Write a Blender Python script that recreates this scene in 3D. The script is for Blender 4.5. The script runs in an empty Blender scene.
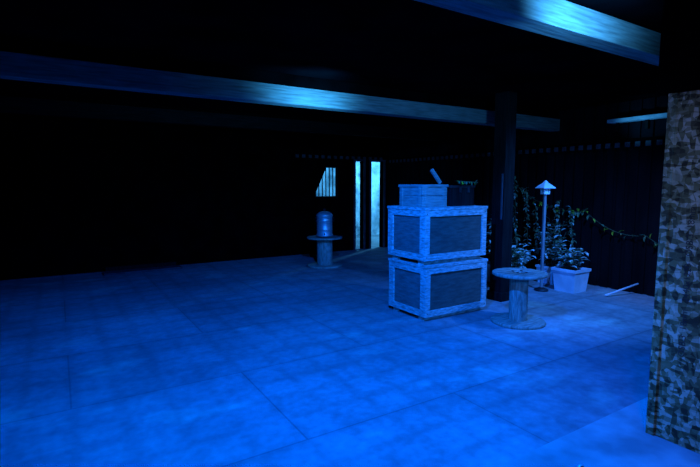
import bpy, bmesh, math, random
from mathutils import Vector, Matrix, Euler
random.seed(7)
scene = bpy.context.scene
scene.view_settings.view_transform = 'Standard'

# ------------------------------------------------------------- materials
def mat_noise(name, c1, c2, scale=5, stretch=(1,1,1), rough=0.7, detail=6, bump=0.2, metal=0.0, lo=0.35, hi=0.65, spec=0.3):
    m = bpy.data.materials.new(name); m.use_nodes = True
    nt = m.node_tree; N = nt.nodes; L = nt.links
    b = N['Principled BSDF']
    tc = N.new('ShaderNodeTexCoord'); mp = N.new('ShaderNodeMapping')
    mp.inputs['Scale'].default_value = stretch
    L.new(tc.outputs['Object'], mp.inputs['Vector'])
    n = N.new('ShaderNodeTexNoise'); n.inputs['Scale'].default_value = scale; n.inputs['Detail'].default_value = detail
    L.new(mp.outputs[0], n.inputs['Vector'])
    r = N.new('ShaderNodeValToRGB')
    r.color_ramp.elements[0].position = lo; r.color_ramp.elements[1].position = hi
    r.color_ramp.elements[0].color = (*c1, 1); r.color_ramp.elements[1].color = (*c2, 1)
    L.new(n.outputs['Fac'], r.inputs[0]); L.new(r.outputs[0], b.inputs['Base Color'])
    b.inputs['Roughness'].default_value = rough; b.inputs['Metallic'].default_value = metal
    b.inputs['Specular IOR Level'].default_value = spec
    if bump:
        bp = N.new('ShaderNodeBump'); bp.inputs['Strength'].default_value = bump; bp.inputs['Distance'].default_value = 0.01
        L.new(n.outputs['Fac'], bp.inputs['Height']); L.new(bp.outputs[0], b.inputs['Normal'])
    return m

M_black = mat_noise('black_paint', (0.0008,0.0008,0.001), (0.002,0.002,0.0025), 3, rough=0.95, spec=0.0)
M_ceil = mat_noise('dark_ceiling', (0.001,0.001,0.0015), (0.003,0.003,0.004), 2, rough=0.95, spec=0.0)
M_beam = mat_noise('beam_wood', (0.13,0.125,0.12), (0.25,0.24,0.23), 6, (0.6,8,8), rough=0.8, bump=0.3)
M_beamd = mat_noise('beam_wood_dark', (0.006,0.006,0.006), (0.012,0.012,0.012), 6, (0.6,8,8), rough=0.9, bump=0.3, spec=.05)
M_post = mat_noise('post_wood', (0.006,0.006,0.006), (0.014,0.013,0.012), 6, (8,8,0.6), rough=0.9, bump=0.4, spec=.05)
M_cwood = mat_noise('crate_pale_wood', (0.26,0.25,0.22), (0.62,0.59,0.54), 14, (1.0,1,4), rough=0.75, bump=0.4)
M_cpanel = mat_noise('crate_ply_panel', (0.07,0.06,0.05), (0.12,0.10,0.08), 9, (1,1,5), rough=0.8)
M_cpanel2 = mat_noise('crate_side_panel', (0.12,0.10,0.09), (0.2,0.17,0.15), 9, (1,1,5), rough=0.8)
M_spool = mat_noise('spool_wood', (0.20,0.17,0.13), (0.45,0.39,0.31), 9, (1,7,1), rough=0.75, bump=0.4)
M_box = mat_noise('box_wood', (0.22,0.20,0.17), (0.38,0.34,0.29), 9, (1,1,7), rough=0.75, bump=0.4)
M_metal = mat_noise('brushed_steel', (0.5,0.5,0.51), (0.75,0.75,0.75), 8, (1,1,12), rough=0.42, metal=0.6)
M_dmetal = mat_noise('dark_metal', (0.02,0.02,0.02), (0.05,0.05,0.05), 8, rough=0.5, metal=0.5)
M_white = mat_noise('white_plastic', (0.6,0.6,0.6), (0.85,0.85,0.85), 4, rough=0.5)
M_pole = mat_noise('pole_wood', (0.22,0.21,0.20), (0.35,0.34,0.33), 4, rough=0.7)
M_sign = mat_noise('lantern_paint', (0.85,0.85,0.85), (0.97,0.97,0.97), 4, rough=0.5, bump=0)
M_soil = mat_noise('soil', (0.02,0.014,0.01), (0.06,0.04,0.03), 30, rough=0.95, bump=0.8)
M_leaf = mat_noise('leaf_green', (0.04,0.09,0.04), (0.20,0.26,0.12), 9, rough=0.6, bump=0.1)
M_leafp = mat_noise('leaf_pale', (0.30,0.38,0.30), (0.75,0.8,0.7), 9, rough=0.6, bump=0.1)
M_leafy = mat_noise('leaf_yellow', (0.35,0.40,0.02), (0.65,0.65,0.05), 9, rough=0.6, bump=0.1)
M_stem = mat_noise('stem', (0.05,0.07,0.03), (0.12,0.13,0.06), 10, rough=0.8)
M_strip = mat_noise('bare_concrete', (0.18,0.21,0.20), (0.40,0.45,0.42), 2.5, rough=0.7, detail=10, bump=0.3)
M_annex = mat_noise('annex_plaster', (0.15,0.22,0.24), (0.85,0.9,0.9), 2.6, rough=0.8, detail=10)
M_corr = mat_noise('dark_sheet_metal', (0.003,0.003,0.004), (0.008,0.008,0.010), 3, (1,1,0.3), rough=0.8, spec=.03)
M_trim = mat_noise('trim_wood', (0.03,0.03,0.035), (0.07,0.07,0.08), 8, rough=0.7)
M_trim_pale = mat_noise('trim_pale_wood', (0.4,0.4,0.4), (0.6,0.6,0.6), 8, rough=0.7)
M_ink = mat_noise('stamp_ink', (0.02,0.02,0.02), (0.06,0.05,0.04), 30, rough=0.8)

def mat_floor():
    m = bpy.data.materials.new('painted_board_floor'); m.use_nodes = True
    nt = m.node_tree; N = nt.nodes; L = nt.links; b = N['Principled BSDF']
    tc = N.new('ShaderNodeTexCoord')
    def noise(s, d, st=(1,1,1), lo=.35, hi=.65, a=0., bb=1., rot=0):
        mp = N.new('ShaderNodeMapping'); mp.inputs['Scale'].default_value = st; mp.inputs['Rotation'].default_value=(0,0,rot)
        L.new(tc.outputs['Object'], mp.inputs['Vector'])
        n = N.new('ShaderNodeTexNoise'); n.inputs['Scale'].default_value = s; n.inputs['Detail'].default_value = d
        L.new(mp.outputs[0], n.inputs['Vector'])
        r = N.new('ShaderNodeMapRange'); r.inputs[1].default_value = lo; r.inputs[2].default_value = hi
        r.inputs[3].default_value = a; r.inputs[4].default_value = bb
        L.new(n.outputs['Fac'], r.inputs[0]); return r.outputs[0]
    def mul(a, c):
        x = N.new('ShaderNodeMath'); x.operation = 'MULTIPLY'; L.new(a, x.inputs[0]); L.new(c, x.inputs[1]); return x.outputs[0]
    def brick(w,h,ms,sm,c1,c2,mo,off=.5):
        br = N.new('ShaderNodeTexBrick'); br.inputs['Scale'].default_value = 1.0; br.offset=off
        br.inputs['Brick Width'].default_value = w; br.inputs['Row Height'].default_value = h
        br.inputs['Mortar Size'].default_value = ms; br.inputs['Mortar Smooth'].default_value = sm
        for k,c in (('Color1',c1),('Color2',c2),('Mortar',mo)): br.inputs[k].default_value=(c,c,c,1)
        L.new(tc.outputs['Object'], br.inputs['Vector'])
        bw = N.new('ShaderNodeRGBToBW'); L.new(br.outputs['Color'], bw.inputs[0]); return bw.outputs[0]
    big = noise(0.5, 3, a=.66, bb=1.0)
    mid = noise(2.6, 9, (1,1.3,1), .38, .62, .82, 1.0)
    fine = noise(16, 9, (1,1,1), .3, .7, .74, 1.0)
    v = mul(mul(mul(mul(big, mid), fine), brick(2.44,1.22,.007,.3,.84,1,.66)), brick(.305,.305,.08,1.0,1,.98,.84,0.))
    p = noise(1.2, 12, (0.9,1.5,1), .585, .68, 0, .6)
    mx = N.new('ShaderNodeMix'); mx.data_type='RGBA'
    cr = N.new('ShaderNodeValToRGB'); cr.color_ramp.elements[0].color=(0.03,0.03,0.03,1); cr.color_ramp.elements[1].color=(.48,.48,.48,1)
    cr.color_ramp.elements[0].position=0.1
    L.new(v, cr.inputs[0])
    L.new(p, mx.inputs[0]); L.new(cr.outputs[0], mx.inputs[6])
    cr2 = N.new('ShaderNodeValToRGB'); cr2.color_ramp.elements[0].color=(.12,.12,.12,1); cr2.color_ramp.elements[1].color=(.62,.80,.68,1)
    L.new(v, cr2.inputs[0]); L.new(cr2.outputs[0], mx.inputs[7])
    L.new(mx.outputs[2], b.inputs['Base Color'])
    b.inputs['Roughness'].default_value = 0.7; b.inputs['Specular IOR Level'].default_value = 0.15
    bp = N.new('ShaderNodeBump'); bp.inputs['Strength'].default_value = .25; bp.inputs['Distance'].default_value=.01
    L.new(v, bp.inputs['Height']); L.new(bp.outputs[0], b.inputs['Normal'])
    return m
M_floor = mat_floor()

def mat_osb():
    m = bpy.data.materials.new('osb_board'); m.use_nodes = True
    nt = m.node_tree; N = nt.nodes; L = nt.links; b = N['Principled BSDF']
    tc = N.new('ShaderNodeTexCoord')
    outs=[]
    for rot,sc in ((0.5,(1,20,46)),(-0.9,(1,44,21))):
        mp = N.new('ShaderNodeMapping'); mp.inputs['Rotation'].default_value=(rot,0,0); mp.inputs['Scale'].default_value=sc
        L.new(tc.outputs['Object'], mp.inputs['Vector'])
        vo = N.new('ShaderNodeTexVoronoi'); vo.inputs['Scale'].default_value=1.0
        L.new(mp.outputs[0], vo.inputs['Vector']); outs.append(vo)
    mx = N.new('ShaderNodeMix'); mx.data_type='RGBA'; mx.inputs[0].default_value=.5
    L.new(outs[0].outputs['Color'], mx.inputs[6]); L.new(outs[1].outputs['Color'], mx.inputs[7])
    bw = N.new('ShaderNodeSeparateColor'); L.new(mx.outputs[2], bw.inputs[0])
    r = N.new('ShaderNodeValToRGB'); e=r.color_ramp.elements
    e[0].position=.15; e[0].color=(.06,.04,.02,1); e[1].position=.85; e[1].color=(.62,.44,.26,1)
    x=e.new(.5); x.color=(.22,.155,.06,1)
    L.new(bw.outputs[0], r.inputs[0]); L.new(r.outputs[0], b.inputs['Base Color'])
    b.inputs['Roughness'].default_value=.8; b.inputs['Specular IOR Level'].default_value = 0.1
    bp = N.new('ShaderNodeBump'); bp.inputs['Strength'].default_value=.3; bp.inputs['Distance'].default_value=.005
    L.new(bw.outputs[0], bp.inputs['Height']); L.new(bp.outputs[0], b.inputs['Normal'])
    return m
M_osb = mat_osb()

# ------------------------------------------------------------- builder
class B:
    def __init__(s): s.bm = bmesh.new(); s.mats = []
    def mi(s, m):
        if m not in s.mats: s.mats.append(m)
        return s.mats.index(m)
    def box(s, x0,x1,y0,y1,z0,z1, m, rot=None):
        c = Vector(((x0+x1)/2,(y0+y1)/2,(z0+z1)/2))
        vs = bmesh.ops.create_cube(s.bm, size=1)['verts']
        for v in vs:
            v.co = Vector((v.co.x*(x1-x0), v.co.y*(y1-y0), v.co.z*(z1-z0)))
            if rot is not None: v.co = rot @ v.co
            v.co += c
        i = s.mi(m)
        for f in {f for v in vs for f in v.link_faces}: f.material_index = i
    def lathe(s, prof, m, c=(0,0,0), seg=40, smooth=True, a0=0):
        i = s.mi(m); rings=[]
        for r,z in prof:
            rings.append([s.bm.verts.new((c[0]+max(r,1e-4)*math.cos(a), c[1]+max(r,1e-4)*math.sin(a), c[2]+z)) for a in [a0+2*math.pi*k/seg for k in range(seg)]])
        for a,b in zip(rings[:-1], rings[1:]):
            for k in range(seg):
                f = s.bm.faces.new((a[k],a[(k+1)%seg],b[(k+1)%seg],b[k])); f.material_index=i; f.smooth=smooth
    def tube(s, pts, r, m, seg=8):
        i = s.mi(m); rings=[]
        pts=[Vector(p) for p in pts]
        for n,p in enumerate(pts):
            d = (pts[min(n+1,len(pts)-1)]-pts[max(n-1,0)]).normalized()
            u = d.cross(Vector((0,0,1)) if abs(d.z)<.95 else Vector((1,0,0))).normalized(); w=d.cross(u)
            rr = r[n] if isinstance(r,(list,tuple)) else r
            rings.append([s.bm.verts.new(p+u*rr*math.cos(a)+w*rr*math.sin(a)) for a in [2*math.pi*k/seg for k in range(seg)]])
        for a,b in zip(rings[:-1], rings[1:]):
            for k in range(seg):
                f=s.bm.faces.new((a[k],a[(k+1)%seg],b[(k+1)%seg],b[k])); f.material_index=i; f.smooth=True
        for rg in (rings[0],rings[-1]):
            f=s.bm.faces.new(rg); f.material_index=i
    def leaf(s, p, d, L, W, m, up=Vector((0,0,1))):
        i=s.mi(m); d=d.normalized(); w=d.cross(up)
        if w.length<.1: w=Vector((1,0,0))
        w.normalize(); n=w.cross(d)
        P=lambda a,b,c: s.bm.verts.new(p+d*a*L+w*b*W+n*c*L)
        b0=P(0,0,0); l1=P(.3,.42,.10); l2=P(.65,.36,.10); t=P(1,0,-.12); r2=P(.65,-.36,.10); r1=P(.3,-.42,.10); c1=P(.3,0,.03); c2=P(.65,0,.02)
        for f in ((b0,c1,l1),(l1,c1,c2,l2),(l2,c2,t),(b0,r1,c1),(r1,r2,c2,c1),(r2,t,c2)):
            q=s.bm.faces.new(f); q.material_index=i
    def done(s, name, loc=(0,0,0), rotz=0, bevel=0, parent=None):
        bmesh.ops.recalc_face_normals(s.bm, faces=s.bm.faces[:])
        me = bpy.data.meshes.new(name); s.bm.to_mesh(me); s.bm.free()
        for m in s.mats: me.materials.append(m)
        o = bpy.data.objects.new(name, me); bpy.context.collection.objects.link(o)
        o.location = loc; o.rotation_euler=(0,0,rotz)
        if bevel:
            md=o.modifiers.new('bevel','BEVEL'); md.width=bevel; md.segments=2; md.limit_method='ANGLE'
        if parent: o.parent=parent
        return o
def simple(name, *a, bevel=0):
    b=B(); b.box(*a); return b.done(name, bevel=bevel)

# ------------------------------------------------------------- room shell
XL, XR, YB, YF, H = -8.0, 7.0, -4.0, 9.4, 2.75
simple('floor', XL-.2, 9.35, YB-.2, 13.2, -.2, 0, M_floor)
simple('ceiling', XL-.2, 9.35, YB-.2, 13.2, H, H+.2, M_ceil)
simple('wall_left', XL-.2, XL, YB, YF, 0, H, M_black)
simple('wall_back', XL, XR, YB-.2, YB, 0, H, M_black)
b=B(); b.box(XR+.03, XR+.15, YB, YF, 0, H, M_corr)
y=YB+.02
while y < YF-.1:
    b.box(XR, XR+.03, y, y+.11, 0, H, M_corr); y+=.17
b.done('wall_right')
b=B()
T=.15
D1=(6.02,6.25); D2=(6.47,6.84); W=(4.95,5.56); DZ=2.12; WZ=(1.27,1.98)
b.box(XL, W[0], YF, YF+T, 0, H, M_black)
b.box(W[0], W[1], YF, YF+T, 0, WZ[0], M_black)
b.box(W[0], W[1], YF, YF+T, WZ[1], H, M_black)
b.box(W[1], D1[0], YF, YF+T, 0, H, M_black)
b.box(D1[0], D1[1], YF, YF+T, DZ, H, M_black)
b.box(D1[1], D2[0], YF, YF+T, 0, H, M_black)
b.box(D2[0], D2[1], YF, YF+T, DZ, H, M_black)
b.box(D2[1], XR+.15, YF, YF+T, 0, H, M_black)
b.done('wall_front')
b=B()
x0,x1=W; z0,z1=WZ
b.box(x0,x1,YF+.02,YF+.1,z0,z0+.03,M_post); b.box(x0,x1,YF+.02,YF+.1,z1-.03,z1,M_post)
b.box(x0,x0+.03,YF+.02,YF+.1,z0+.03,z1-.03,M_post); b.box(x1-.03,x1,YF+.02,YF+.1,z0+.03,z1-.03,M_post)
for k in range(1,6):
    x=x0+.03+(x1-x0-.06)*k/6
    b.tube([(x,YF+.06,z0+.02),(x,YF+.06,z1-.02)], .013, M_dmetal)
b.done('window_1')
b=B()
R=Matrix.Rotation(math.radians(26),3,'Y')
b.box(x0-.12,x0+.12,YF-.035,YF-.005,z0-.05,z1+.15,M_black,rot=R)
b.done('diagonal_board')
for n,(a,c) in enumerate((D1,D2)):
    b=B()
    b.box(a-.05,a,YF-.03,YF-.001,0,DZ+.05,M_trim); b.box(c,c+.05,YF-.03,YF-.001,0,DZ+.05,M_trim); b.box(a,c,YF-.03,YF-.001,DZ,DZ+.05,M_trim)
    b.done('door_%d'%(n+1))
simple('wall_annex_far', 4.0, 9.2, 12.0, 12.15, 0, H, M_annex)
simple('wall_annex_left', 3.85, 4.0, YF+T, 12.15, 0, H, M_annex)
simple('wall_annex_right', 9.2, 9.35, YF+T, 12.15, 0, H, M_annex)

b=B()
b.box(XR-.09, XR-.002, 1.6, YF-.12, 2.14, 2.2, M_black)
y=1.62
while y<YF-.2:
    b.box(XR-.10, XR-.09, y, y+.07, 2.09, 2.16, M_trim); y+=.14
b.done('trim_1')
b=B()
b.box(4.4, XR-.1, YF-.09, YF-.032, 2.2, 2.26, M_black)
x=4.42
while x<XR-.2:
    b.box(x, x+.08, YF-.10, YF-.09, 2.15, 2.22, M_trim); x+=.16
b.done('trim_2')
b=B(); b.box(XR-.14,XR-.002,2.9,3.9,2.45,2.50,M_trim_pale)
for y in (3.0,3.4,3.8): b.box(XR-.05,XR-.002,y-.02,y+.02,2.33,2.45,M_post)
b.done('trim_3')

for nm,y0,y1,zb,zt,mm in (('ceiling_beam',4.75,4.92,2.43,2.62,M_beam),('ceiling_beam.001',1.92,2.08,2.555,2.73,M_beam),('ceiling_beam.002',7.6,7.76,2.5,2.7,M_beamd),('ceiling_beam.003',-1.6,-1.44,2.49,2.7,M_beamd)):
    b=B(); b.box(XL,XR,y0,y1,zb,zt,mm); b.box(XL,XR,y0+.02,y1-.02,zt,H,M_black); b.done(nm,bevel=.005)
b=B(); b.box(XL,XR,-.6,1.62,0,.012,M_strip); b.done('concrete_floor_strip')

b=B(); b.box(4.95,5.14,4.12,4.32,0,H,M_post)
b.box(4.93,5.16,4.10,4.34,0,.12,M_post); b.box(4.94,4.95,4.14,4.17,1.1,1.7,M_trim)  # foot block, then a paler strip standing in for the post's lit edge
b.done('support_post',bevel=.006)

# OSB column
b=B(); b.box(3.05,3.75,.25,1.36,.012,2.08,M_osb)
b.box(3.035,3.05,1.33,1.375,.012,2.08,M_osb)
col=b.done('osb_column',bevel=.003)
b=B(); b.box(3.0,3.8,.2,1.42,2.08,H,M_black); b.done('column_header')
cu=bpy.data.curves.new('stamp','FONT'); cu.body='OSB/3  18mm   2440x1220   OSB/3  18mm'; cu.size=.05; cu.extrude=.0004
st=bpy.data.objects.new('panel_stamp',cu); bpy.context.collection.objects.link(st); cu.materials.append(M_ink)
st.parent=col
st.matrix_world=Matrix(((0,0,-1,3.0485),(0,1,0,1.2),(1,0,0,.55),(0,0,0,1)))

# ------------------------------------------------------------- crates
def crate(name, x0,x1,y0,y1,z0,z1):
    b=B(); t=.022; w=.072; sk=.05
    for yy in (y0+.06,y1-.15):
        b.box(x0+.03,x1-.03,yy,yy+.09,z0,z0+sk,M_cwood)
    zb=z0+sk
    b.box(x0+t,x1-t,y0+t,y1-t,zb,z1-.03,M_cpanel)
    b.box(x0+t-.003,x0+t,y0+t,y1-t,zb+.01,z1-.03,M_cpanel2)
    b.box(x0-.008,x1+.008,y0-.008,y1+.008,z1-.03,z1,M_cwood)
    for yy in (y0,y1-t):
        b.box(x0,x1,yy,yy+t,zb,zb+w,M_cwood); b.box(x0,x1,yy,yy+t,z1-.03-w,z1-.03,M_cwood)
        b.box(x0,x0+w,yy,yy+t,zb+w,z1-.03-w,M_cwood); b.box(x1-w,x1,yy,yy+t,zb+w,z1-.03-w,M_cwood)
    for xx in (x0,x1-t):
        b.box(xx,xx+t,y0+t,y1-t,zb,zb+w,M_cwood); b.box(xx,xx+t,y0+t,y1-t,z1-.03-w,z1-.03,M_cwood)
        b.box(xx,xx+t,y0+t,y0+t+w,zb+w,z1-.03-w,M_cwood); b.box(xx,xx+t,y1-t-w,y1-t,zb+w,z1-.03-w,M_cwood)
    for xx in (x0+.03,x1-.03):
        for zz in (zb+.04,z1-.07):
            b.box(xx-.006,xx+.006,y0-.002,y0,zz-.006,zz+.006,M_dmetal)
    return b.done(name,bevel=.003)
crate('shipping_crate',3.46,4.45,3.93,4.62,0,.65)
crate('shipping_crate.001',3.44,4.42,3.93,4.62,.65,1.30)
b=B(); x0,x1,y0,y1=3.52,3.90,4.08,4.50
b.box(x0,x1,y0,y1,1.30,1.43,M_box); b.box(x0,x1,y0,y1,1.434,1.53,M_box)
b.box(x0-.012,x1+.012,y0-.012,y1+.012,1.53,1.56,M_box)
for xx in (x0+.03,x1-.07):
    b.box(xx,xx+.04,y0-.010,y0,1.30,1.53,M_box)
for yy in (y0+.03,y1-.07):
    b.box(x0-.010,x0,yy,yy+.04,1.30,1.53,M_box)
b.done('wooden_box',bevel=.002)
b=B(); b.box(3.97,4.36,4.09,4.45,1.30,1.52,M_post); b.box(3.96,4.37,4.08,4.46,1.52,1.55,M_dmetal)
b.box(4.1,4.13,4.07,4.09,1.46,1.53,M_dmetal); b.box(4.24,4.27,4.07,4.09,1.46,1.53,M_dmetal)
b.done('tool_chest',bevel=.004)
b=B(); R=Matrix.Rotation(math.radians(-42),3,'Y')
b.box(-.022,.022,-.012,.012,-.105,.105,M_box,rot=R); b.done('scrap_board',loc=(3.83,4.2,1.655))

# ------------------------------------------------------------- spools
def spool(name,loc,R,h,rc):
    b=B(); t=.035
    b.lathe([(0,0),(R*.97,0),(R,.005),(R,t-.005),(R*.97,t),(rc,t)],M_spool)
    b.lathe([(rc,t),(rc,h-t)],M_spool,seg=20,smooth=False)
    b.lathe([(rc,h-t),(R*.97,h-t),(R,h-t+.005),(R,h-.005),(R*.97,h),(.045,h),(.045,h-.03),(0,h-.03)],M_spool)
    for k in range(4):
        a=k*math.pi/2+.4
        b.lathe([(.014,0),(.014,.008),(0,.01)],M_dmetal,c=(rc*.75*math.cos(a),rc*.75*math.sin(a),h),seg=8)
    for k in range(-2,3):
        hw=math.sqrt(max(R*R*.9-(k*.29*R)**2,0))
        b.box(-hw*.97,hw*.97,k*.29*R-.002,k*.29*R+.002,h,h+.0012,M_dmetal)
    return b.done(name,loc=loc)
spool('cable_spool_table',(4.36,3.38,0),.295,.58,.10)
spool('cable_spool_table.001',(4.30,7.80,0),.34,.57,.15)

b=B()
b.lathe([(0,0),(.155,0),(.16,.01),(.16,.03),(.148,.045),(.148,.12),(.153,.13),(.148,.14),(.148,.29),(.153,.30),(.148,.31),(.148,.37),(.16,.385),(.16,.40),(.14,.43),(.09,.465),(.035,.475),(0,.477)],M_metal)
b.lathe([(.012,.47),(.012,.495),(.028,.505),(.028,.52),(0,.528)],M_dmetal,seg=16)
for sx in (-1,1):
    b.tube([(sx*.148,0,.28),(sx*.18,0,.29),(sx*.18,0,.35),(sx*.148,0,.36)],.009,M_dmetal)
b.tube([(0,-.148,.07),(0,-.2,.07),(0,-.205,.04)],.012,M_dmetal)
b.done('beverage_urn',loc=(4.30,7.80,.582),rotz=-.5)

# ------------------------------------------------------------- plants
def pot_square(b,w,h,m):
    i=b.mi(m)
    def ring(s,z): return [b.bm.verts.new((sx*s,sy*s,z)) for sx,sy in ((-1,-1),(1,-1),(1,1),(-1,1))]
    rs=[ring(w*.42,0),ring(w*.5,h*.88),ring(w*.54,h*.88),ring(w*.54,h),ring(w*.48,h),ring(w*.46,h*.9)]
    b.bm.faces.new(rs[0]).material_index=i
    for a,c in zip(rs[:-1],rs[1:]):
        for k in range(4): b.bm.faces.new((a[k],a[(k+1)%4],c[(k+1)%4],c[k])).material_index=i
    b.bm.faces.new(rs[-1]).material_index=b.mi(M_soil)
def plant(name,loc,w,h,ph,n,mats,spread=.25,L=.11,nl=7):
    b=B(); pot_square(b,w,h,M_white)
    for k in range(n):
        a=random.uniform(0,6.28); r=random.uniform(.1,1)*spread; hh=ph*random.uniform(.35,1)
        p0=Vector((math.cos(a)*w*.2,math.sin(a)*w*.2,h*.88)); p2=Vector((math.cos(a)*r,math.sin(a)*r,h+hh)); p1=(p0+p2)/2+Vector((0,0,hh*.15))
        b.tube([p0,p1,p2],[.006,.005,.003],M_stem,5)
        for q in range(nl):
            t=.3+.7*q/(nl-1); p=p0*(1-t)**2+2*p1*t*(1-t)+p2*t*t
            aa=random.uniform(0,6.28); d=Vector((math.cos(aa),math.sin(aa),random.uniform(-.3,.6)))
            b.leaf(p,d,L*random.uniform(.6,1.2),L*.6,random.choice(mats))
    return b.done(name,loc=loc)
plant('potted_shrub',(6.36,4.03,0),.36,.34,.30,34,[M_leafp,M_leaf,M_leafp],.21,.11)
plant('potted_shrub.001',(5.70,4.52,0),.32,.30,.36,40,[M_leafp,M_leafp,M_leaf],.28,.12)
plant('potted_vine',(5.95,5.05,0),.34,.30,.85,28,[M_leaf,M_leafp],.27,.12,9)
plant('potted_shrub.002',(6.62,4.55,0),.30,.28,.72,30,[M_leaf,M_leafp,M_leafp],.26,.11)

b=B()
def garland(b,A,C,sag,n,mats,L=.09,per=3):
    pts=[]
    for k in range(n+1):
        t=k/n; p=A.lerp(C,t); p.z-=sag*4*t*(1-t); pts.append(p)
    b.tube(pts,.005,M_stem,5)
    for p in pts:
        for _ in range(per):
            d=Vector((random.uniform(-.5,.1),random.uniform(-1,1),random.uniform(-1,.6)))
            b.leaf(p,d,L*random.uniform(.6,1.1),L*.55,random.choice(mats))
garland(b,Vector((6.93,5.5,1.55)),Vector((6.93,4.2,1.15)),.15,22,[M_leaf,M_leaf,M_leafy])
garland(b,Vector((6.93,4.2,1.15)),Vector((6.93,3.3,.85)),.12,14,[M_leaf,M_leaf,M_leafy],.09,1)
garland(b,Vector((6.93,3.3,.85)),Vector((6.93,2.4,.62)),.10,16,[M_leafy,M_leafy,M_leaf],.09,1)
for yy,za,zb in ((5.75,1.9,.6),(5.55,1.7,.5),(5.3,1.5,.5),(5.1,1.2,.4),(4.7,1.3,.4),(4.45,1.2,.45)):
    garland(b,Vector((6.93,yy,za)),Vector((6.93,yy-.08,zb)),.0,int((za-zb)*18),[M_leaf,M_leafp,M_leaf])
b.done('leaf_garland')
b=B()
garland(b,Vector((4.0,4.03,1.60)),Vector((4.36,4.03,1.585)),.0,9,[M_leafy,M_leaf],.05,2)
b.done('leaf_garland.001')

b=B(); b.box(-.018,.018,-.015,.015,0,1.42,M_pole)
b.lathe([(0,0),(.10,0),(.10,.02),(.03,.05),(0,.05)],M_dmetal,seg=20)
b.box(-.045,.045,-.045,.045,1.42,1.445,M_sign)
for sx in (-1,1):
    for sy in (-1,1): b.box(sx*.04-.006,sx*.04+.006,sy*.04-.006,sy*.04+.006,1.445,1.51,M_sign)
b.box(-.03,.03,-.03,.03,1.445,1.51,M_sign)
b.lathe([(0,1.51),(.14,1.505),(.14,1.515),(.03,1.595),(.012,1.62),(0,1.62)],M_sign,seg=4,smooth=False,a0=math.pi/4)
b.done('garden_lantern_post',loc=(6.00,4.26,0),rotz=-.3)

b=B(); b.tube([(6.4,3.53,.02),(6.92,3.36,.16)],.014,M_white); b.done('leaning_pipe')
b=B(); b.box(.6,1.9,8.95,9.2,0,.035,M_trim); b.box(.65,1.85,9.2,9.3,0,.10,M_post); b.done('low_board',bevel=.004)
b=B(); b.tube([(2.30,1.34,.034),(2.16,1.04,.034),(2.0,.7,.034)],.021,M_dmetal,16); b.tube([(2.308,1.355,.034),(2.30,1.34,.034)],.023,M_metal,16); b.done('metal_pipe')

# ------------------------------------------------------------- lights
def light(name,typ,loc,e,col,target=None,size=.06,angle=90,blend=.6):
    l=bpy.data.lights.new(name,typ); l.energy=e; l.color=col; l.shadow_soft_size=size
    if typ=='SPOT': l.spot_size=math.radians(angle); l.spot_blend=blend
    o=bpy.data.objects.new(name,l); bpy.context.collection.objects.link(o); o.location=loc
    if target: o.rotation_euler=(Vector(target)-Vector(loc)).to_track_quat('-Z','Y').to_euler()
    return o
BL=(0.0,.115,1)
light('blue_lamp','SPOT',(1.7,2.32,2.70),1120,BL,(2.0,3.4,0),size=.03,angle=130,blend=.6)
light('beam_fill_spot','SPOT',(2.45,4.15,2.20),125,(.04,.42,1),(2.45,4.8,2.53),size=.02,angle=105,blend=1)  # added spot hanging in mid-air without a fixture, makes the beam's hot spot
light('blue_lamp_near','SPOT',(2.75,1.35,2.48),170,(.05,.40,1),(2.95,1.92,2.65),size=.03,angle=105,blend=1)
light('blue_lamp_side','SPOT',(5.2,2.35,2.70),560,(.03,.21,1),(5.9,4.2,0.0),size=.04,angle=100,blend=1)
light('ledge_fill_spot','SPOT',(6.3,3.5,2.1),18,(.05,.42,1),(6.93,3.4,2.48),size=.02,angle=70,blend=1)  # small added spot, no fixture here, only brightens the wall ledge
light('annex_lamp','POINT',(8.2,10.4,2.3),330,(.08,.46,1),size=.1)
light('blue_lamp_camera','SPOT',(.6,-1.2,2.4),650,(.01,.2,1),(3.2,3.95,0.5),size=.15,angle=52,blend=1)
light('dim_white_lamp','SPOT',(1.2,.2,2.2),13,(1,.72,.36),(3.1,1.0,1.2),size=.2,angle=70,blend=1)
light('leaf_fill_spot','SPOT',(4.9,2.4,2.70),26,(1,.85,.4),(6.95,3.0,.8),size=.1,angle=50,blend=1)  # unseen warm spot added so the yellow leaves on the right wall show colour

w=bpy.data.worlds.new('w'); scene.world=w; w.use_nodes=True
w.node_tree.nodes['Background'].inputs[0].default_value=(0,.05,.3,1); w.node_tree.nodes['Background'].inputs[1].default_value=.002

cd=bpy.data.cameras.new('camera'); cd.lens=24; cd.sensor_width=36
c=bpy.data.objects.new('camera',cd); bpy.context.collection.objects.link(c)
c.location=(0,0,1.55)
c.rotation_euler=(math.radians(90-5.9),0,-math.radians(32))
scene.camera=c
